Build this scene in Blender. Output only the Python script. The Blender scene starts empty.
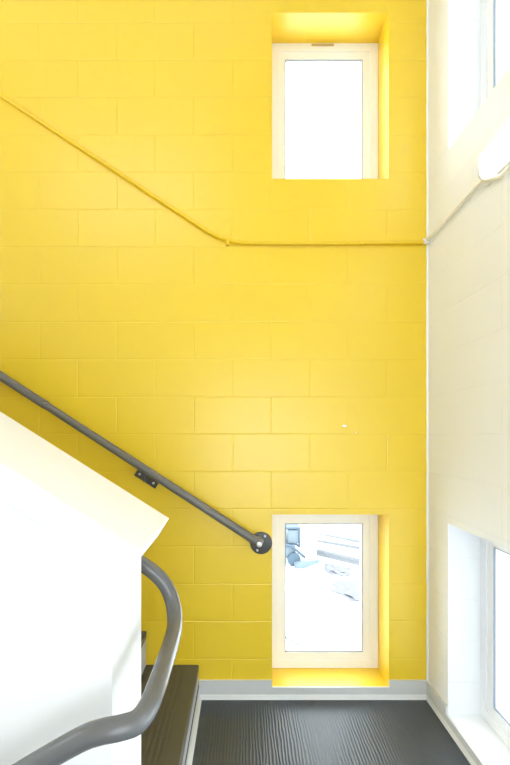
import bpy, bmesh, math, random
from mathutils import Vector, Matrix
random.seed(7)
S = bpy.context.scene
C = S.collection

# ------------------------------------------------------------------ helpers
def link(name, me, mat=None, parent=None, loc=(0, 0, 0), smooth=False):
    o = bpy.data.objects.new(name, me)
    C.objects.link(o)
    if mat is not None:
        me.materials.append(mat)
    o.location = loc
    if parent is not None:
        o.parent = parent
    if smooth:
        for p in me.polygons:
            p.use_smooth = True
    return o

def bm_obj(name, bm, mat=None, parent=None, loc=(0, 0, 0), smooth=False, bevel=0.0):
    bmesh.ops.recalc_face_normals(bm, faces=bm.faces[:])
    if bevel:
        bmesh.ops.bevel(bm, geom=[e for e in bm.edges if e.is_manifold and e.calc_face_angle(0) > 0.5],
                        offset=bevel, segments=2, affect='EDGES', profile=0.5)
    me = bpy.data.meshes.new(name)
    bm.to_mesh(me); bm.free()
    o = link(name, me, mat, parent, loc, smooth)
    if smooth:
        try:
            me.set_sharp_from_angle(angle=math.radians(40))
        except Exception:
            pass
    return o

def add_box(bm, x0, x1, y0, y1, z0, z1, mtx=None):
    vs = [bm.verts.new(Vector((x, y, z))) for x in (x0, x1) for y in (y0, y1) for z in (z0, z1)]
    if mtx is not None:
        for v in vs: v.co = mtx @ v.co
    for f in ((0, 1, 3, 2), (4, 6, 7, 5), (0, 4, 5, 1), (2, 3, 7, 6), (0, 2, 6, 4), (1, 5, 7, 3)):
        bm.faces.new([vs[i] for i in f])
    return vs

def box(name, dims, mat, parent=None, bevel=0.0, mtx=None, smooth=False):
    bm = bmesh.new(); add_box(bm, *dims, mtx=mtx)
    return bm_obj(name, bm, mat, parent, bevel=bevel, smooth=smooth)

def catmull(pts, n=8):
    P = [Vector(p) for p in pts]
    P = [P[0] * 2 - P[1]] + P + [P[-1] * 2 - P[-2]]
    out = []
    for i in range(1, len(P) - 2):
        p0, p1, p2, p3 = P[i - 1], P[i], P[i + 1], P[i + 2]
        for k in range(n):
            t = k / n
            out.append(0.5 * ((2 * p1) + (p2 - p0) * t + (2 * p0 - 5 * p1 + 4 * p2 - p3) * t * t
                              + (3 * p1 - p0 - 3 * p2 + p3) * t ** 3))
    out.append(P[-2].copy())
    return out

def fillet(pts, r, n=8):
    """polyline with rounded corners"""
    P = [Vector(p) for p in pts]
    out = [P[0]]
    for i in range(1, len(P) - 1):
        a, b, c = P[i - 1], P[i], P[i + 1]
        u = (a - b).normalized(); w = (c - b).normalized()
        ang = u.angle(w)
        d = min(r / math.tan(ang / 2), (a - b).length * .49, (c - b).length * .49)
        s, e = b + u * d, b + w * d
        for k in range(n + 1):
            t = k / n
            out.append(s * (1 - t) ** 2 + b * 2 * t * (1 - t) + e * t * t)
    out.append(P[-1])
    return out

def add_tube(bm, pts, r, seg=20, cap=True):
    pts = [Vector(p) for p in pts]
    rings = []
    t_prev = (pts[1] - pts[0]).normalized()
    n = t_prev.orthogonal().normalized()
    for i, p in enumerate(pts):
        if i == 0: t = (pts[1] - pts[0]).normalized()
        elif i == len(pts) - 1: t = (pts[-1] - pts[-2]).normalized()
        else: t = ((pts[i + 1] - p).normalized() + (p - pts[i - 1]).normalized()).normalized()
        q = t_prev.rotation_difference(t)
        n = q @ n; n = (n - t * n.dot(t)).normalized()
        b = t.cross(n); t_prev = t
        rr = r[i] if isinstance(r, (list, tuple)) else r
        rings.append([bm.verts.new(p + (n * math.cos(a) + b * math.sin(a)) * rr)
                      for a in (2 * math.pi * k / seg for k in range(seg))])
    for a, b in zip(rings, rings[1:]):
        for k in range(seg):
            bm.faces.new((a[k], a[(k + 1) % seg], b[(k + 1) % seg], b[k]))
    if cap:
        bm.faces.new(rings[0][::-1]); bm.faces.new(rings[-1])

def tube(name, pts, r, mat, parent=None, seg=20):
    bm = bmesh.new(); add_tube(bm, pts, r, seg)
    return bm_obj(name, bm, mat, parent, smooth=True)

def add_prism(bm, poly, axis, a, b):
    """poly in the two other axes, extruded along axis from a to b"""
    def P(u, v, w):
        return {'y': (u, w, v), 'x': (w, u, v), 'z': (u, v, w)}[axis]
    A = [bm.verts.new(P(u, v, a)) for u, v in poly]
    B = [bm.verts.new(P(u, v, b)) for u, v in poly]
    bm.faces.new(A); bm.faces.new(B[::-1])
    n = len(poly)
    for i in range(n):
        bm.faces.new((A[i], B[i], B[(i + 1) % n], A[(i + 1) % n]))

def prism(name, poly, axis, a, b, mat, parent=None, bevel=0.0):
    bm = bmesh.new(); add_prism(bm, poly, axis, a, b)
    return bm_obj(name, bm, mat, parent, bevel=bevel)

def empty(name, loc=(0, 0, 0)):
    o = bpy.data.objects.new(name, None); C.objects.link(o)
    o.location = loc; o.empty_display_size = .1
    return o

def tag(o, label, cat, group=None, kind=None):
    o['label'] = label; o['category'] = cat
    if group: o['group'] = group
    if kind: o['kind'] = kind
    return o

def struct(o):
    o['kind'] = 'structure'
    return o

def adopt(parent, *kids):
    """keep world placement of parts while the parent sits at its base"""
    for k in kids:
        k.parent = parent
        k.matrix_parent_inverse = Matrix.Translation(-Vector(parent.location))

def P_(root):                                       # for building parts in world coordinates
    return root

# ------------------------------------------------------------------ materials
def base_mat(name, col, rough=.5, spec=.5, metal=0.0):
    m = bpy.data.materials.new(name); m.use_nodes = True
    nt = m.node_tree; b = nt.nodes['Principled BSDF']
    b.inputs['Base Color'].default_value = (*col, 1)
    b.inputs['Roughness'].default_value = rough
    b.inputs['Specular IOR Level'].default_value = spec
    b.inputs['Metallic'].default_value = metal
    return m, nt, b

def N(nt, t, **kw):
    n = nt.nodes.new(t)
    for k, v in kw.items(): setattr(n, k, v)
    return n

def mottled(name, col, rough=.5, spec=.5, metal=0.0, amount=.06, scale=30, bump=.0, bscale=200):
    """plain paint with faint mottling and an orange-peel bump"""
    m, nt, b = base_mat(name, col, rough, spec, metal)
    tc = N(nt, 'ShaderNodeTexCoord')
    no = N(nt, 'ShaderNodeTexNoise'); no.inputs['Scale'].default_value = scale
    no.inputs['Detail'].default_value = 4
    nt.links.new(tc.outputs['Object'], no.inputs['Vector'])
    mx = N(nt, 'ShaderNodeMix', data_type='RGBA')
    nt.links.new(no.outputs['Fac'], mx.inputs[0])
    mx.inputs[6].default_value = (*[c * (1 - amount) for c in col], 1)
    mx.inputs[7].default_value = (*[min(1, c * (1 + amount)) for c in col], 1)
    nt.links.new(mx.outputs[2], b.inputs['Base Color'])
    if bump:
        n2 = N(nt, 'ShaderNodeTexNoise'); n2.inputs['Scale'].default_value = bscale
        nt.links.new(tc.outputs['Object'], n2.inputs['Vector'])
        bp = N(nt, 'ShaderNodeBump'); bp.inputs['Strength'].default_value = bump
        bp.inputs['Distance'].default_value = .002
        nt.links.new(n2.outputs['Fac'], bp.inputs['Height'])
        nt.links.new(bp.outputs['Normal'], b.inputs['Normal'])
    return m

BW, BH = .4063, .1968
def block_paint(name, col, rough, spec, along, joint=.35, chips=()):
    """painted concrete block: the joints are a bump, the colour is the paint's"""
    m, nt, b = base_mat(name, col, rough, spec)
    tc = N(nt, 'ShaderNodeTexCoord')
    sep = N(nt, 'ShaderNodeSeparateXYZ'); nt.links.new(tc.outputs['Object'], sep.inputs[0])
    def math_(op, a, bval):
        n = N(nt, 'ShaderNodeMath', operation=op)
        if hasattr(a, 'type'): nt.links.new(a, n.inputs[0])
        else: n.inputs[0].default_value = a
        if hasattr(bval, 'type'): nt.links.new(bval, n.inputs[1])
        else: n.inputs[1].default_value = bval
        return n.outputs[0]
    if along == 'x':
        u = math_('ADD', sep.outputs['X'], .4558 + 20 * BW)
    else:
        u = math_('SUBTRACT', 2.13 + 20 * BW, sep.outputs['Y'])
    v = math_('ADD', sep.outputs['Z'], -1.397 + 20 * BH)
    # joints waver a little
    wob = N(nt, 'ShaderNodeTexNoise'); wob.inputs['Scale'].default_value = 9
    nt.links.new(tc.outputs['Object'], wob.inputs['Vector'])
    w2 = math_('MULTIPLY', math_('SUBTRACT', wob.outputs['Fac'], .5), .008)
    u = math_('ADD', u, w2); v = math_('ADD', v, w2)
    cmb = N(nt, 'ShaderNodeCombineXYZ')
    nt.links.new(u, cmb.inputs[0]); nt.links.new(v, cmb.inputs[1])
    br = N(nt, 'ShaderNodeTexBrick'); br.offset = .5; br.offset_frequency = 2
    br.inputs['Scale'].default_value = 1
    br.inputs['Brick Width'].default_value = BW
    br.inputs['Row Height'].default_value = BH
    br.inputs['Mortar Size'].default_value = .0045
    br.inputs['Mortar Smooth'].default_value = .9
    nt.links.new(cmb.outputs[0], br.inputs['Vector'])
    bp = N(nt, 'ShaderNodeBump', invert=True); bp.inputs['Strength'].default_value = joint
    bp.inputs['Distance'].default_value = .006
    nt.links.new(br.outputs['Fac'], bp.inputs['Height'])
    n2 = N(nt, 'ShaderNodeTexNoise'); n2.inputs['Scale'].default_value = 160
    n2.inputs['Detail'].default_value = 3
    nt.links.new(tc.outputs['Object'], n2.inputs['Vector'])
    b2 = N(nt, 'ShaderNodeBump'); b2.inputs['Strength'].default_value = .10
    b2.inputs['Distance'].default_value = .002
    nt.links.new(n2.outputs['Fac'], b2.inputs['Height'])
    nt.links.new(bp.outputs['Normal'], b2.inputs['Normal'])
    nt.links.new(b2.outputs['Normal'], b.inputs['Normal'])
    # paint laid on slightly unevenly
    n3 = N(nt, 'ShaderNodeTexNoise'); n3.inputs['Scale'].default_value = 3
    n3.inputs['Detail'].default_value = 5
    nt.links.new(tc.outputs['Object'], n3.inputs['Vector'])
    mx = N(nt, 'ShaderNodeMix', data_type='RGBA'); nt.links.new(n3.outputs['Fac'], mx.inputs[0])
    mx.inputs[6].default_value = (*[c * .97 for c in col], 1)
    mx.inputs[7].default_value = (*[min(1, c * 1.03) for c in col], 1)
    out = mx.outputs[2]
    for (cx, cz, rx, rz) in chips:                   # small chips in the paint
        dx = math_('DIVIDE', math_('SUBTRACT', sep.outputs['X'], cx), rx)
        dz = math_('DIVIDE', math_('SUBTRACT', sep.outputs['Z'], cz), rz)
        d = math_('ADD', math_('MULTIPLY', dx, dx), math_('MULTIPLY', dz, dz))
        f = math_('LESS_THAN', d, 1.0)
        m2 = N(nt, 'ShaderNodeMix', data_type='RGBA'); nt.links.new(f, m2.inputs[0])
        nt.links.new(out, m2.inputs[6]); m2.inputs[7].default_value = (.95, .92, .85, 1)
        out = m2.outputs[2]
    nt.links.new(out, b.inputs['Base Color'])
    return m

def rubber_floor(name, col, rough, ridges=.6, scale=9.0):
    """dark rubber with wavy ridges running front to back"""
    m, nt, b = base_mat(name, col, rough, .5)
    tc = N(nt, 'ShaderNodeTexCoord')
    mp = N(nt, 'ShaderNodeMapping'); mp.inputs['Scale'].default_value = (1, .22, 1)
    nt.links.new(tc.outputs['Object'], mp.inputs['Vector'])
    wv = N(nt, 'ShaderNodeTexWave', wave_type='BANDS', bands_direction='X')
    wv.inputs['Scale'].default_value = scale
    wv.inputs['Distortion'].default_value = 4.5
    wv.inputs['Detail'].default_value = 2.5
    wv.inputs['Detail Scale'].default_value = 1.6
    nt.links.new(mp.outputs[0], wv.inputs['Vector'])
    bp = N(nt, 'ShaderNodeBump'); bp.inputs['Strength'].default_value = ridges
    bp.inputs['Distance'].default_value = .004
    nt.links.new(wv.outputs['Fac'], bp.inputs['Height'])
    n2 = N(nt, 'ShaderNodeTexNoise'); n2.inputs['Scale'].default_value = 60
    nt.links.new(tc.outputs['Object'], n2.inputs['Vector'])
    mx = N(nt, 'ShaderNodeMix', data_type='RGBA'); nt.links.new(n2.outputs['Fac'], mx.inputs[0])
    mx.inputs[6].default_value = (*[c * .85 for c in col], 1)
    mx.inputs[7].default_value = (*[c * 1.15 for c in col], 1)
    nt.links.new(mx.outputs[2], b.inputs['Base Color'])
    nt.links.new(bp.outputs['Normal'], b.inputs['Normal'])
    return m

def glow(name, col, strength):
    m = bpy.data.materials.new(name); m.use_nodes = True
    nt = m.node_tree; b = nt.nodes['Principled BSDF']
    b.inputs['Base Color'].default_value = (.9, .9, .9, 1)
    b.inputs['Emission Color'].default_value = (*col, 1)
    b.inputs['Emission Strength'].default_value = strength
    return m

def glass_mat():
    m = bpy.data.materials.new('window_glass'); m.use_nodes = True
    nt = m.node_tree; nt.nodes.clear()
    o = N(nt, 'ShaderNodeOutputMaterial')
    t = N(nt, 'ShaderNodeBsdfTransparent'); t.inputs[0].default_value = (.97, .985, .985, 1)
    g = N(nt, 'ShaderNodeBsdfGlossy'); g.inputs['Roughness'].default_value = .02
    lw = N(nt, 'ShaderNodeLayerWeight')
    pw = N(nt, 'ShaderNodeMath', operation='POWER'); pw.inputs[1].default_value = 5
    nt.links.new(lw.outputs['Facing'], pw.inputs[0])
    f = N(nt, 'ShaderNodeMath', operation='MULTIPLY_ADD')
    f.inputs[1].default_value = .93; f.inputs[2].default_value = .05
    nt.links.new(pw.outputs[0], f.inputs[0])
    mx = N(nt, 'ShaderNodeMixShader')
    nt.links.new(f.outputs[0], mx.inputs[0]); nt.links.new(t.outputs[0], mx.inputs[1])
    nt.links.new(g.outputs[0], mx.inputs[2]); nt.links.new(mx.outputs[0], o.inputs[0])
    return m

YELLOW = (.86, .595, .020)
M_yellow = block_paint('yellow_block_paint', YELLOW, .36, .85, 'x', joint=.28,
                       chips=((.539, 1.440, .012, .006), (.600, 1.405, .003, .004)))
M_white_block = block_paint('white_block_paint', (.85, .865, .885), .5, .4, 'y', joint=.32)
M_white_block_x = block_paint('white_block_paint_front', (.90, .89, .87), .5, .4, 'x', joint=.32)
M_white = mottled('white_wall_paint', (.87, .87, .87), .55, .35, amount=.015, scale=6, bump=.05)
M_ceil = mottled('white_ceiling_paint', (.90, .90, .90), .8, .2, amount=.02)
M_pvc = mottled('white_plastic_frame', (.89, .90, .92), .3, .5, amount=.01)
M_gasket = mottled('grey_rubber_seal', (.30, .34, .40), .5, .4, amount=.1)
M_glass = glass_mat()
M_slot = mottled('tan_slot', (.55, .40, .16), .6, .3)
M_floor = rubber_floor('dark_ridged_rubber', (.045, .053, .062), .36, .26, 22.0)
M_tread = rubber_floor('dark_rubber_tread_yellow_reflection', (.070, .068, .056), .45, .25, 12.0)  # olive tint in the colour stands in for the yellow wall's reflection
M_nosing = mottled('brown_grey_nosing_rubber', (.078, .075, .060), .4, .5, amount=.12, scale=90)
M_riser = mottled('pale_grey_riser_rubber', (.48, .50, .53), .45, .4, amount=.05)
M_dark = mottled('black_joint_rubber', (.03, .03, .035), .6, .3)
M_base = mottled('pale_grey_baseboard_rubber', (.63, .635, .62), .5, .4, amount=.03)
M_toe = mottled('cream_toe_rubber', (.80, .80, .78), .45, .4, amount=.03)
M_caulk = mottled('white_caulk', (.88, .86, .83), .5, .3, amount=.03)
M_rail = mottled('grey_rail_enamel', (.128, .128, .130), .22, .5, amount=.05, scale=40, bump=.06, bscale=90)
M_wallrail = mottled('dark_grey_rail_enamel', (.165, .158, .150), .30, .5, amount=.08, scale=40)
M_plate = mottled('charcoal_steel_plate', (.08, .08, .083), .4, .5, amount=.15, scale=60)
M_bolt = mottled('zinc_bolt', (.75, .75, .74), .3, .5, metal=.6, amount=.05)
M_cond_y = mottled('yellow_painted_steel', (.86, .58, .02), .4, .5, amount=.03)
M_cond_w = mottled('white_painted_steel', (.88, .87, .83), .4, .5, amount=.03)
M_lamp_body = mottled('white_lamp_metal', (.78, .79, .80), .35, .5, amount=.02)
M_lens = glow('lit_fluorescent_lens', (1.0, .98, .95), 1.6)
M_panel = glow('added_panel_glow', (.97, .985, 1.0), .6)  # glow of the added ceiling panels
M_added_wall = mottled('grey_render', (.37, .37, .37), .8, .2, amount=.08, scale=2)  # for the block added outside to cut daylight
M_snow = mottled('snow', (.86, .88, .90), .8, .2, amount=.03, scale=.6)
M_mach = mottled('blue_grey_machine_paint', (.14, .18, .21), .5, .4, amount=.2, scale=4)
M_mach_d = mottled('dark_blue_machine_rubber', (.07, .105, .14), .6, .3, amount=.2, scale=6)
M_beam = mottled('weathered_pale_timber', (.175, .185, .195), .8, .2, amount=.15, scale=3)
M_rubble = mottled('lilac_grey_rubble', (.16, .16, .175), .9, .2, amount=.35, scale=5)
M_fence = mottled('grey_site_boards', (.17, .175, .18), .8, .2, amount=.12, scale=2)

# ------------------------------------------------------------------ dimensions
XR, YB, YF, XL = .977, 2.13, -.62, -4.0            # right, back, front, left wall faces
ZB, ZC = -2.0, 5.6
T, RV = .32, .165                                  # wall thickness, reveal depth to the window frame
H = 1.40                                           # eye height
LOW = (.070, .974)                                 # lower windows bottom / top
UPP = (2.740, 3.613)                               # upper windows
BX = (.158, .772)                                  # back windows left / right
RU, RT = .95, 1.25
MID = (1.12, 2.25)                                 # added unseen window beside the viewer, brightens the lower walls
RY = (-.45, 1.920)                                 # right windows near / far

def wall_mesh(us, vs, holes, fn, t0, t1):
    """slab over a grid of u,v breaks with whole cells left out as openings; fn(u,v,t) -> point"""
    bm = bmesh.new(); cache = {}
    def V(i, j, k):
        key = (i, j, k)
        if key not in cache: cache[key] = bm.verts.new(fn(us[i], vs[j], (t0, t1)[k]))
        return cache[key]
    nu, nv = len(us) - 1, len(vs) - 1
    solid = lambda i, j: 0 <= i < nu and 0 <= j < nv and (i, j) not in holes
    for i in range(nu):
        for j in range(nv):
            if not solid(i, j): continue
            for k in (0, 1):
                bm.faces.new((V(i, j, k), V(i + 1, j, k), V(i + 1, j + 1, k), V(i, j + 1, k)))
            for (di, dj, a, b) in ((-1, 0, (i, j), (i, j + 1)), (1, 0, (i + 1, j), (i + 1, j + 1)),
                                   (0, -1, (i, j), (i + 1, j)), (0, 1, (i, j + 1), (i + 1, j + 1))):
                if not solid(i + di, j + dj):
                    bm.faces.new((V(*a, 0), V(*b, 0), V(*b, 1), V(*a, 1)))
    return bm

vs = [ZB, *LOW, *UPP, ZC]
o = struct(bm_obj('wall_back', wall_mesh([XL, *BX, XR + T], vs, {(1, 1), (1, 3)},
                                         lambda u, v, t: (u, YB + t, v), 0, T), M_yellow))
o = struct(bm_obj('wall_right', wall_mesh([YF - T, RY[0], RU, RT, RY[1], YB], [ZB, *LOW, *MID, *UPP, ZC], {(1, 1), (2, 1), (3, 1), (1, 3), (3, 5)},
                                          lambda u, v, t: (XR + t, u, v), 0, T), M_white_block))
FX, FZ, GXW, GZW = (-2.3, -.35), (3.85, 4.8), (-3.4, -2.4), (0, 2.0)  # openings of the added front windows, high and low left
HXW = (-.45, .85)                 # added unseen glazing behind the viewer, lights the yellow wall
struct(bm_obj('wall_front', wall_mesh([XL, GXW[0], FX[0], GXW[1], HXW[0], FX[1], HXW[1], XR], [ZB, GZW[0], .45, GZW[1], *FZ, ZC],
                                      {(1, 1), (2, 1), (1, 2), (2, 2), (4, 2), (5, 2), (2, 4), (3, 4), (4, 4)},
                                      lambda u, v, t: (u, YF - t, v), 0, T), M_white_block_x))
LY, LZ = (-.4, 1.9), (1.95, 3.8)                    # added unseen glazing over the upper landing, lights the right wall
struct(bm_obj('wall_left', wall_mesh([YF - T, *LY, YB + T], [ZB, *LZ, ZC], {(1, 1)},
                                     lambda u, v, t: (XL - t, u, v), 0, T), M_white))
struct(box('ceiling', (XL - T, XR + T, YF - T, YB + T, ZC, ZC + .2), M_ceil))

# thin irregular bead of white caulk down the corner
bm = bmesh.new()
zs = [.1 + i * .045 for i in range(int((ZC - .1) / .045))]
add_tube(bm, [(XR - .001 + random.uniform(-.0012, .0012), YB - .001 + random.uniform(-.001, .001), z) for z in zs], .007, 8)
struct(bm_obj('trim_1', bm, M_caulk, smooth=True))

# ------------------------------------------------------------------ landing, baseboards
STX = -.226                                         # first nosing
FZ0 = .008
struct(box('floor', (-.30, XR, YF, YB, -.22, FZ0), M_floor))
bh, bt = .106, .010
def base_profile(h):                               # cove base: (distance from wall, height)
    f = FZ0
    return [(0, f), (.015, f), (.015, f + .003), (.013, f + .010), (.012, f + .018), (bt, f + .026), (bt, h), (0, h)]
def baseboard(name, runs, place):
    bm = bmesh.new()
    for (a, b, h) in runs:
        pr = base_profile(h)
        A = [bm.verts.new(place(a, d, z)) for d, z in pr]
        B = [bm.verts.new(place(b, d, z)) for d, z in pr]
        bm.faces.new(A); bm.faces.new(B[::-1])
        for i in range(len(pr)):
            j = (i + 1) % len(pr)
            f = bm.faces.new((A[i], B[i], B[j], A[j]))
            if 1 <= i <= 4: f.material_index = 1     # paler toe
    o = bm_obj(name, bm, M_base); o.data.materials.append(M_toe)
    return struct(o)
baseboard('baseboard_back', [(-.224, BX[0], bh), (BX[0], BX[1], LOW[0]), (BX[1], XR, bh)],
          lambda u, d, z: (u, YB - d, z))
baseboard('baseboard_right', [(YF, RY[0], bh), (RY[0], RY[1], LOW[0]), (RY[1], YB - .011, bh)],
          lambda u, d, z: (XR - d, u, z))

# ------------------------------------------------------------------ windows
def ring(bm, u0, u1, v0, v1, w, t0, t1, fn):
    o_ = [(u0, v0), (u1, v0), (u1, v1), (u0, v1)]
    i_ = [(u0 + w, v0 + w), (u1 - w, v0 + w), (u1 - w, v1 - w), (u0 + w, v1 - w)]
    vv = [[bm.verts.new(fn(u, v, t)) for u, v in q] for q in (o_, i_) for t in (t0, t1)]
    a0, a1, b0, b1 = vv
    for k in range(4):
        j = (k + 1) % 4
        bm.faces.new((a0[k], a0[j], b0[j], b0[k])); bm.faces.new((a1[k], a1[j], b1[j], b1[k]))
        bm.faces.new((a0[k], a0[j], a1[j], a1[k])); bm.faces.new((b0[k], b0[j], b1[j], b1[k]))

def window(name, u0, u1, v0, v1, fn, slot=False, RV=RV):
    bm = bmesh.new(); ring(bm, u0, u1, v0, v1, .046, RV, RV + .075, fn)
    fr = struct(bm_obj(name, bm, M_pvc, bevel=.002))
    bm = bmesh.new(); ring(bm, u0 + .044, u1 - .044, v0 + .044, v1 - .044, .042, RV + .006, RV + .070, fn)
    sash = bm_obj('sash', bm, M_pvc, fr, bevel=.003)
    e = .086
    bm = bmesh.new(); ring(bm, u0 + e - .001, u1 - e + .001, v0 + e - .001, v1 - e + .001, .006, RV + .010, RV + .018, fn)
    bm_obj('seal', bm, M_gasket, sash)
    bm = bmesh.new()
    q = [(u0 + e, v0 + e), (u1 - e, v0 + e), (u1 - e, v1 - e), (u0 + e, v1 - e)]
    A = [bm.verts.new(fn(u, v, RV + .014)) for u, v in q]
    bm.faces.new(A)
    bm_obj('glass', bm, M_glass, sash)
    if slot:
        bm = bmesh.new()
        c = (u0 + u1) / 2 - .008
        P = [fn(u, v, t) for u in (c - .063, c + .063) for v in (v1 - .018, v1 - .007) for t in (RV - .003, RV + .01)]
        xs, ys, zs = zip(*P)
        add_box(bm, min(xs), max(xs), min(ys), max(ys), min(zs), max(zs))
        bm_obj('vent_slot', bm, M_slot, fr)
    return fr
fb = lambda u, v, t: (u, YB + t, v)
fr_ = lambda u, v, t: (XR + t, u, v)
window('window_1', *BX, *LOW, fb)
window('window_2', *BX, *UPP, fb, slot=True)
window('window_3', *RY, *LOW, fr_, RV=.152)
window('window_4', RT, RY[1], *UPP, fr_, RV=.152)
ff = lambda u, v, t: (u, YF - t, v)
window('window_9', RY[0], RU, *MID, fr_)  # added out of view to let in more light
for q in range(2):  # added pair out of view, lighting the right wall from the left
    window('window_%d' % (10 + q), LY[0] + 1.15 * q, LY[0] + 1.15 * (q + 1), *LZ, lambda u, v, t: (XL - t, u, v))
window('window_12', *HXW, .45, GZW[1], ff)  # added behind the viewer as frontal light
for k, (A_, B_) in enumerate(((FX, FZ), (GXW, GZW))):  # added unseen: high pair gives wall sheen, low pair lights guard wall
    for q in range(2):
        wx = (A_[1] - A_[0]) / 2
        window('window_%d' % (5 + 2 * k + q), A_[0] + wx * q, A_[0] + wx * (q + 1), *B_, ff)

# ------------------------------------------------------------------ staircase going up along the yellow wall
RISE, GO = .178, .275
SY0, SY1 = 1.112, YB - .003
st = tag(empty('staircase', (STX, (SY0 + SY1) / 2, 0)),
         'stairs with dark rubber treads and pale risers climbing along the yellow wall', 'stairs')
NST = 10
poly = [(STX - .026, .010)]
for i in range(NST):
    poly += [(STX - .026 - GO * i, RISE * (i + 1) - .035), (STX - .026 - GO * (i + 1), RISE * (i + 1) - .035)]
poly += [(STX - .026 - GO * NST, RISE * (NST - 1) - .30), (STX - .45, .010)]
adopt(st, prism('stair_body', poly, 'y', SY0 + .002, SY1, M_riser))
for i in range(NST):
    x, z = STX - GO * i, RISE * (i + 1) + .007
    adopt(st, box('riser', (x - .0255, x - .003, SY0, SY1, z - RISE + (.0 if i else .002), z - .0405), M_riser))
    tr = box('tread', (x - GO - .019, x - .062, SY0, SY1, z - .0415, z), M_tread)
    adopt(st, tr)
    pr = [(x - .0625, z - .0415), (x - .0625, z), (x - .006, z), (x - .001, z - .003), (x, z - .008),
          (x - .001, z - .036), (x - .006, z - .0405)]
    adopt(st, prism('nosing', pr, 'y', SY0, SY1, M_nosing))
adopt(st, prism('riser_base', [(STX - .0028, .009), (STX + .016, .009), (STX + .016, .012), (STX + .009, .020),
                               (STX + .004, .032), (STX + .003, .068), (STX - .0028, .068)], 'y', SY0, SY1 - .001, M_base))
adopt(st, box('riser_joint', (STX - .0028, STX - .0005, SY0, SY1 - .001, .069, .080), M_dark))
struct(box('floor_upper', (XL, STX - GO * NST - .02, YF, YB, RISE * NST - .2, RISE * NST - .001), M_floor))

# lower flight going down in front of the guard wall, and the floor it reaches
poly = [(-.302, -.001)]
for i in range(10):
    poly += [(-.302 - GO * i, -RISE * (i + 1)), (-.302 - GO * (i + 1), -RISE * (i + 1))]
poly = poly[:-1] + [(XL, -RISE * 10), (XL, ZB), (-.302, ZB)]
struct(prism('floor_lower', poly, 'y', YF, .862, M_tread))

# ------------------------------------------------------------------ white guard wall with sloping cap
GX, GY0, GY1, SL = -.275, .857, 1.105, .632
CAPZ = 1.163                                        # cap top at its right tip, x = -.200
tipx = -.203
topz = lambda x: CAPZ - SL * (x - tipx)             # plane of the cap's top
th = .062
poly = [(GX, ZB), (GX, topz(GX) - th * 1.183 + .002), (-3.4, topz(-3.4) - th * 1.183 + .002), (-3.4, ZB)]
gw = struct(prism('wall_stair', poly, 'y', GY0, GY1, M_white))
d = Vector((-1, SL)).normalized(); nrm = Vector((-SL, -1)).normalized()
a = Vector((tipx, CAPZ)); L = 3.78
cap = [tuple(a), tuple(a + d * L), tuple(a + d * L + nrm * th), tuple(a + nrm * th)]
prism('cap', cap, 'y', GY0 - .045, GY1 + .028, M_white, gw, bevel=.0025)

# ------------------------------------------------------------------ thick grey rail wrapping round the guard wall
R1 = .0215
wr = tag(empty('wraparound_handrail', (-.18, .95, .86)),
         'thick grey pipe handrail bending around the end of the white guard wall', 'handrail')
low = [(-1.9 + .0, .752, .785 - .61 * (1.9 - .383)), (-.70, .752, .785 - .61 * (.70 - .383))]
path = low + [(-.50, .752, .7137), (-.383, .752, .785), (-.30, .752, .832), (-.262, .752, .846), (-.228, .755, .851),
              (-.200, .768, .853), (-.187, .800, .856), (-.183, .850, .859), (-.182, .95, .861), (-.183, 1.05, .862),
              (-.187, 1.125, .872), (-.200, 1.175, .905), (-.222, 1.193, .948), (-.255, 1.198, .984),
              (-.300, 1.198, 1.017), (-.42, 1.198, 1.094), (-.9, 1.198, 1.403), (-2.2, 1.198, 2.239)]
adopt(wr, tube('pipe', catmull(path, 10), R1, M_rail, seg=28))
def rail_bracket(root, x, yrail, zrail, ywall):
    s = 1 if ywall > yrail else -1
    b = tube('bracket', fillet([(x, yrail, zrail - .018), (x, yrail, zrail - .06), (x, ywall, zrail - .06)], .03), .007, M_plate, seg=12)
    adopt(root, b)
    rose = tube('wall_plate', [(x, ywall - s * .008, zrail - .06), (x, ywall, zrail - .06)], .034, M_plate, seg=24)
    adopt(root, rose)
rail_bracket(wr, -.80, .752, .785 - .61 * (.80 - .383), GY0)
rail_bracket(wr, -1.6, .752, .785 - .61 * (1.6 - .383), GY0)
rail_bracket(wr, -.85, 1.198, 1.371, GY1)
rail_bracket(wr, -1.7, 1.198, 1.918, GY1)

# ------------------------------------------------------------------ dark rail on the yellow wall
YR = 2.055
wh = tag(empty('wall_handrail', (.095, YB, .83)),
         'thin dark grey pipe handrail sloping down the yellow wall to a round flange', 'handrail')
def rz(x): return 1.692 - .6465 * (x + 1.225)        # rail centre line
xe = .083
pts = fillet([(-3.2, YR, rz(-3.2)), (-1.0, YR, rz(-1.0)), (xe, YR, rz(xe)), (xe + .010, YB - .006, rz(xe) - .006)], .035, 8)
adopt(wh, tube('pipe', pts, .0225, M_wallrail, seg=24))
fx, fz = .100, .826
fl = tube('flange', [(fx, YB - .0008, fz), (fx, YB - .009, fz), (fx, YB - .011, fz)], [.058, .058, .055], M_plate, seg=40)
adopt(wh, fl)
def bolt(name, x, z, y, r, parent):
    b = tube(name, [(x, y, z), (x, y - .005, z), (x, y - .007, z)], [r, r, r * .6], M_bolt, seg=10)
    b.parent = parent
    return b
for ang in (62, 242):
    bx_, bz_ = fx + .042 * math.cos(math.radians(ang)), fz + .042 * math.sin(math.radians(ang))
    bolt('bolt', bx_, bz_, YB - .010, .0065, fl)
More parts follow.
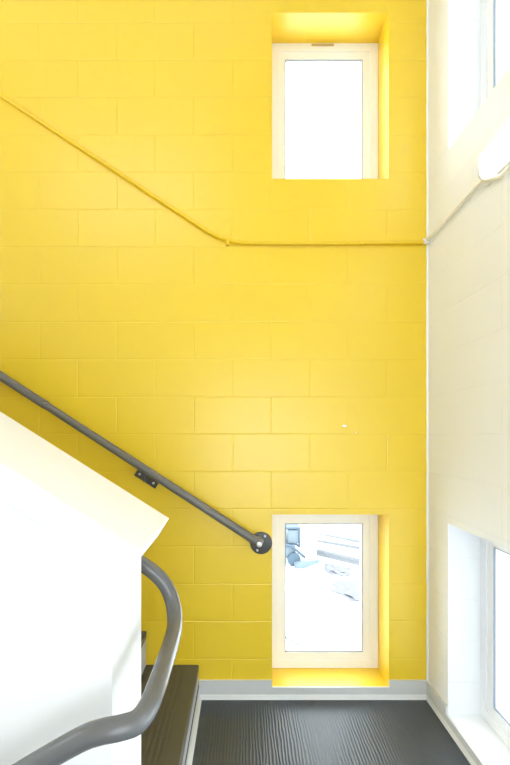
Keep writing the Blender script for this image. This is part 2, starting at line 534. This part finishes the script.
# end cap plug where the pipe turns into the wall
bolt('plug', xe + .004, rz(xe) - .004, YR - .020, .0135, fl)
def saddle(x):
    zc = rz(x) - .054
    ang = math.atan(.6465)
    mtx = Matrix.Translation((x, 0, zc)) @ Matrix.Rotation(ang, 4, 'Y')
    plate = box('wall_plate', (-.066, .066, YB - .010, YB - .0008, -.026, .026), M_plate, bevel=.003, mtx=mtx)
    adopt(wh, plate)
    for s in (-1, 1):
        p = mtx @ Vector((s * .043, 0, -.004))
        bolt('bolt', p.x, p.z, YB - .010, .0065, plate)
    arm = tube('bracket', fillet([(x, YB - .008, zc - .006), (x, YR + .002, zc - .008), (x, YR, rz(x) - .018)], .02), .009, M_plate, seg=12)
    adopt(wh, arm)
    sd = box('saddle', (-.03, .03, YR - .012, YR + .012, .026, .031), M_plate, mtx=mtx, bevel=.001)
    adopt(wh, sd)
saddle(-.497); saddle(-1.345); saddle(-2.15)

# ------------------------------------------------------------------ conduit: yellow on the back wall, white on the right wall
cd = tag(empty('electrical_conduit', (XR, YB, 2.405)),
         'thin painted conduit sloping down the yellow wall, then crossing to the wall light', 'conduit')
rc = .0095
yc = YB - rc - .002
zc0, zc1 = 2.414, 2.402
z_at = lambda x: 2.397 + .658 * (-.088 - x)
pts = fillet([(-3.9, yc, z_at(-3.9)), (-2, yc, z_at(-2)), (-.088, yc, 2.397), (.4, yc, 2.395), (XR - .02, yc, 2.400)], .45, 12)
pipe = tube('yellow_pipe', pts, rc, M_cond_y, seg=14); pipe['label'] = 'yellow painted conduit'
adopt(cd, pipe)
pipe = tube('white_pipe', fillet([(XR - .016, yc + .002, 2.406), (XR - .013, 1.95, 2.408), (XR - .013, 1.665, 2.418),
                                  (XR - .020, 1.61, 2.407), (XR - .020, 1.50, 2.352), (XR - .020, .9, 2.352)], .05, 8), .0085, M_cond_w, seg=14)
pipe['label'] = 'white painted conduit'
adopt(cd, pipe)
adopt(cd, tube('fitting', [(XR - .030, YB - .018, 2.402), (XR - .004, YB - .018, 2.405)], .0155, M_caulk, seg=14))
for x in (-.075, .625):
    zz = 2.396
    adopt(cd, box('strap', (x - .008, x + .008, YB - .0225, YB - .0008, zz - .0115, zz + .0115), M_cond_y, bevel=.003))

# ------------------------------------------------------------------ lit wall light on the right wall
wl = tag(empty('wall_light', (XR, 1.0, 2.44)),
         'lit white fluorescent strip light on the white wall under the upper window', 'wall light')
ly0, ly1, lz = .30, 1.60, 2.452
adopt(wl, box('back_pan', (XR - .016, XR, ly0 - .005, ly1 + .005, lz - .074, lz + .058), M_lamp_body, bevel=.003))
pr = [(XR - .016, -.056), (XR - .032, -.053), (XR - .043, -.040), (XR - .048, 0), (XR - .043, .040), (XR - .032, .053), (XR - .016, .056)]
bm = bmesh.new(); add_prism(bm, [(p[0], lz + p[1]) for p in pr], 'y', ly0 + .012, ly1 - .012)
lens = bm_obj('lens', bm, M_lens, smooth=True); adopt(wl, lens)
pr2 = [(XR - .014, -.058), (XR - .033, -.055), (XR - .0445, -.041), (XR - .0495, 0), (XR - .0445, .041), (XR - .033, .055), (XR - .014, .058)]
for (a_, b_) in ((ly1 - .012, ly1), (ly0, ly0 + .012)):
    bm = bmesh.new(); add_prism(bm, [(p[0], lz + p[1]) for p in pr2], 'y', a_, b_)
    adopt(wl, bm_obj('end_cap', bm, M_lamp_body, bevel=.001))

# ------------------------------------------------------------------ unseen ceiling panels added to brighten the stairwell
for i, (x, y, lab) in enumerate(((-.35, .25, 'added unseen lit ceiling panel high above the landing'),
                                 (-2.2, .55, 'added unseen lit ceiling panel high above the upper stairs'))):
    cl = tag(empty('added_ceiling_light', (x, y, ZC)), lab, 'added ceiling light', 'added ceiling panels of the stairwell')
    bm = bmesh.new()
    ring(bm, x - .62, x + .62, y - .32, y + .32, .03, ZC - .05, ZC - .0005, lambda u, v, t: (u, v, t))
    adopt(cl, bm_obj('frame', bm, M_lamp_body))
    adopt(cl, box('diffuser', (x - .588, x + .588, y - .288, y + .288, ZC - .042, ZC - .030), M_panel))

# ------------------------------------------------------------------ outside: snow, machine, beams, rubble, hoarding
GZ = -5.0
bm = bmesh.new()
n = 64
grid = [[None] * (n + 1) for _ in range(n + 1)]
for i in range(n + 1):
    for j in range(n + 1):
        x = -90 + 180 * i / n; y = -80 + 180 * j / n
        far = max(0, min(1, (math.hypot(x, y) - 28) / 40))
        z = GZ + far * (.5 * math.sin(x * .11 + 1) * math.cos(y * .13) + 1.2 * far * math.sin(x * .05 + y * .07))
        grid[i][j] = bm.verts.new((x, y, z))
for i in range(n):
    for j in range(n):
        bm.faces.new((grid[i][j], grid[i + 1][j], grid[i + 1][j + 1], grid[i][j + 1]))
struct(bm_obj('ground', bm, M_snow, smooth=True))

mc = tag(empty('loader', (2.2, 20.5, GZ)), 'pale blue compact loader parked in the snow outside the lower window', 'loader')
mx, my = 2.2, 20.5
def mbox(name, dims, mat, mt=None, bevel=.04):
    bm = bmesh.new(); add_box(bm, *dims, mtx=mt)
    o = bm_obj(name, bm, mat, bevel=bevel); adopt(mc, o); return o
mbox('body', (mx - .9, mx + .42, my - .8, my + .8, GZ + .35, GZ + .95), M_mach)
mbox('hood', (mx - 1.2, mx - .4, my - .7, my + .7, GZ + .9, GZ + 1.25), M_mach_d)
bm = bmesh.new()
for (x_, y_) in ((-.4, -.6), (.62, -.6), (-.4, .6), (.62, .6)):
    add_box(bm, mx + x_ - .05, mx + x_ + .05, my + y_ - .05, my + y_ + .05, GZ + .9, GZ + 1.75)
add_box(bm, mx - .45, mx + .67, my - .65, my + .65, GZ + 1.7, GZ + 1.8)
o = bm_obj('cab_frame', bm, M_mach_d, bevel=.02); adopt(mc, o)
mbox('cab_window', (mx + .05, mx + .60, my - .58, my + .55, GZ + .98, GZ + 1.66), M_mach)
for x_ in (-.65, .32):
    for s in (-1, 1):
        w = tube('wheel', [(mx + x_, my + s * .78, GZ + .32), (mx + x_, my + s * 1.0, GZ + .32)], .32, M_mach_d, seg=20); adopt(mc, w)
for s in (-1, 1):
    arm = tube('arm', fillet([(mx - .9, my + s * .88, GZ + 1.15), (mx + .2, my + s * .88, GZ + .95), (mx + .85, my + s * .88, GZ + .40)], .3), .07, M_mach_d, seg=8)
    adopt(mc, arm)
pr = [(mx + .30, GZ + .04), (mx + .62, GZ - .0), (mx + 1.45, GZ + .26), (mx + 1.45, GZ + .44), (mx + .95, GZ + .34), (mx + .30, GZ + .22)]
bk = prism('bucket', pr, 'y', my - 1.35, my - 1.03, M_mach); adopt(mc, bk)

def beam(x0, y0, x1, y1, w, h, label):
    v = Vector((x1 - x0, y1 - y0, 0)); L_ = v.length; a_ = math.atan2(v.y, v.x)
    mt = Matrix.Translation((x0, y0, GZ)) @ Matrix.Rotation(a_, 4, 'Z')
    t_ = tag(empty('timber_stack', (x0, y0, GZ)), label, 'timber')
    for k in range(3):
        for q in range(2):
            b = box('beam', (.03 * k, L_ - .05 * q, w * (k / 3) - w / 2, w * ((k + .9) / 3) - w / 2, h * q / 2, h * (q + .92) / 2), M_beam, mtx=mt, bevel=.01)
            adopt(t_, b)
beam(5.0, 25.9, 8.2, 23.0, .7, .12, 'farthest thin stack of grey timber lying in the snow beyond the lower window')
beam(4.7, 24.2, 7.4, 22.2, .9, .16, 'middle stack of grey timber lying in the snow beyond the lower window')
beam(4.2, 21.6, 6.2, 19.7, .9, .34, 'nearest and tallest stack of grey timber in the snow beyond the lower window')
def rubble(cx, cy, rx, ry, h, label, seed):
    rnd = random.Random(seed)
    bm = bmesh.new()
    bmesh.ops.create_icosphere(bm, subdivisions=3, radius=1)
    for v in bm.verts:
        f = 1 + rnd.uniform(-.22, .22)
        v.co = Vector((cx + v.co.x * rx * f, cy + v.co.y * ry * f, GZ + max(-.05, v.co.z * h * f)))
    tag(bm_obj('rubble_pile', bm, M_rubble), label, 'rubble')
rubble(4.45, 19.0, .62, .8, .16, 'small low rubble heap poking out of the snow outside the lower window', 3)
rubble(5.0, 16.5, 1.25, 1.1, .18, 'wide low rubble heap in the snow outside, at the right edge of the lower window', 5)
mt = Matrix.Translation((.9, 13.25, GZ)) @ Matrix.Rotation(math.atan2(-2.1, 1.75), 4, 'Z')
tag(box('kerb', (0, 2.6, -.05, .05, 0, .05), M_beam, mtx=mt, bevel=.01), 'thin grey kerb crossing the snow low in the lower back window', 'kerb')
hb = tag(empty('site_fence', (9.0, 14.4, GZ)), 'grey board fence standing in the snow beyond the right-hand window', 'fence')
for k in range(7):
    x0 = 8.4 + k * 1.25
    adopt(hb, box('panel', (x0, x0 + 1.21, 14.3, 14.36, GZ + .9, GZ + 2.1), M_fence))
    adopt(hb, box('post', (x0 - .06, x0 + .04, 14.37, 14.46, GZ, GZ + 2.2), M_fence))
adopt(hb, box('rail', (8.3, 17.2, 14.28, 14.38, GZ + .08, GZ + .55), M_fence))

# unseen grey block added to dim daylight in the right-hand window reveals
struct(box('added_shading_wall', (XR + T + .02, 15, -3.0, -2.2, GZ - .2, 11), M_added_wall))

# ------------------------------------------------------------------ daylight
W = bpy.data.worlds.new('overcast_sky'); S.world = W; W.use_nodes = True
bg = W.node_tree.nodes['Background']
bg.inputs['Color'].default_value = (.86, .94, 1.0, 1)
bg.inputs['Strength'].default_value = 3.4

# ------------------------------------------------------------------ camera
cam = bpy.data.cameras.new('camera'); co = bpy.data.objects.new('camera', cam); C.objects.link(co)
co.location = (0, 0, H); co.rotation_euler = (math.radians(90), 0, 0)
cam.sensor_width = 36; cam.sensor_height = 36; cam.sensor_fit = 'AUTO'
cam.lens = 405 / 765 * 36
cam.shift_x = (255 - 242) / 765
cam.shift_y = (433.5 - 382.5) / 765
cam.clip_start = .02; cam.clip_end = 400
S.camera = co

S.view_settings.view_transform = 'Standard'
S.view_settings.look = 'None'
S.view_settings.gamma = 1
S.view_settings.use_curve_mapping = False
S.view_settings.exposure = 1.0
S.cycles.max_bounces = 14
S.cycles.diffuse_bounces = 8
S.cycles.glossy_bounces = 4
S.cycles.transparent_max_bounces = 16
S.cycles.use_denoising = True
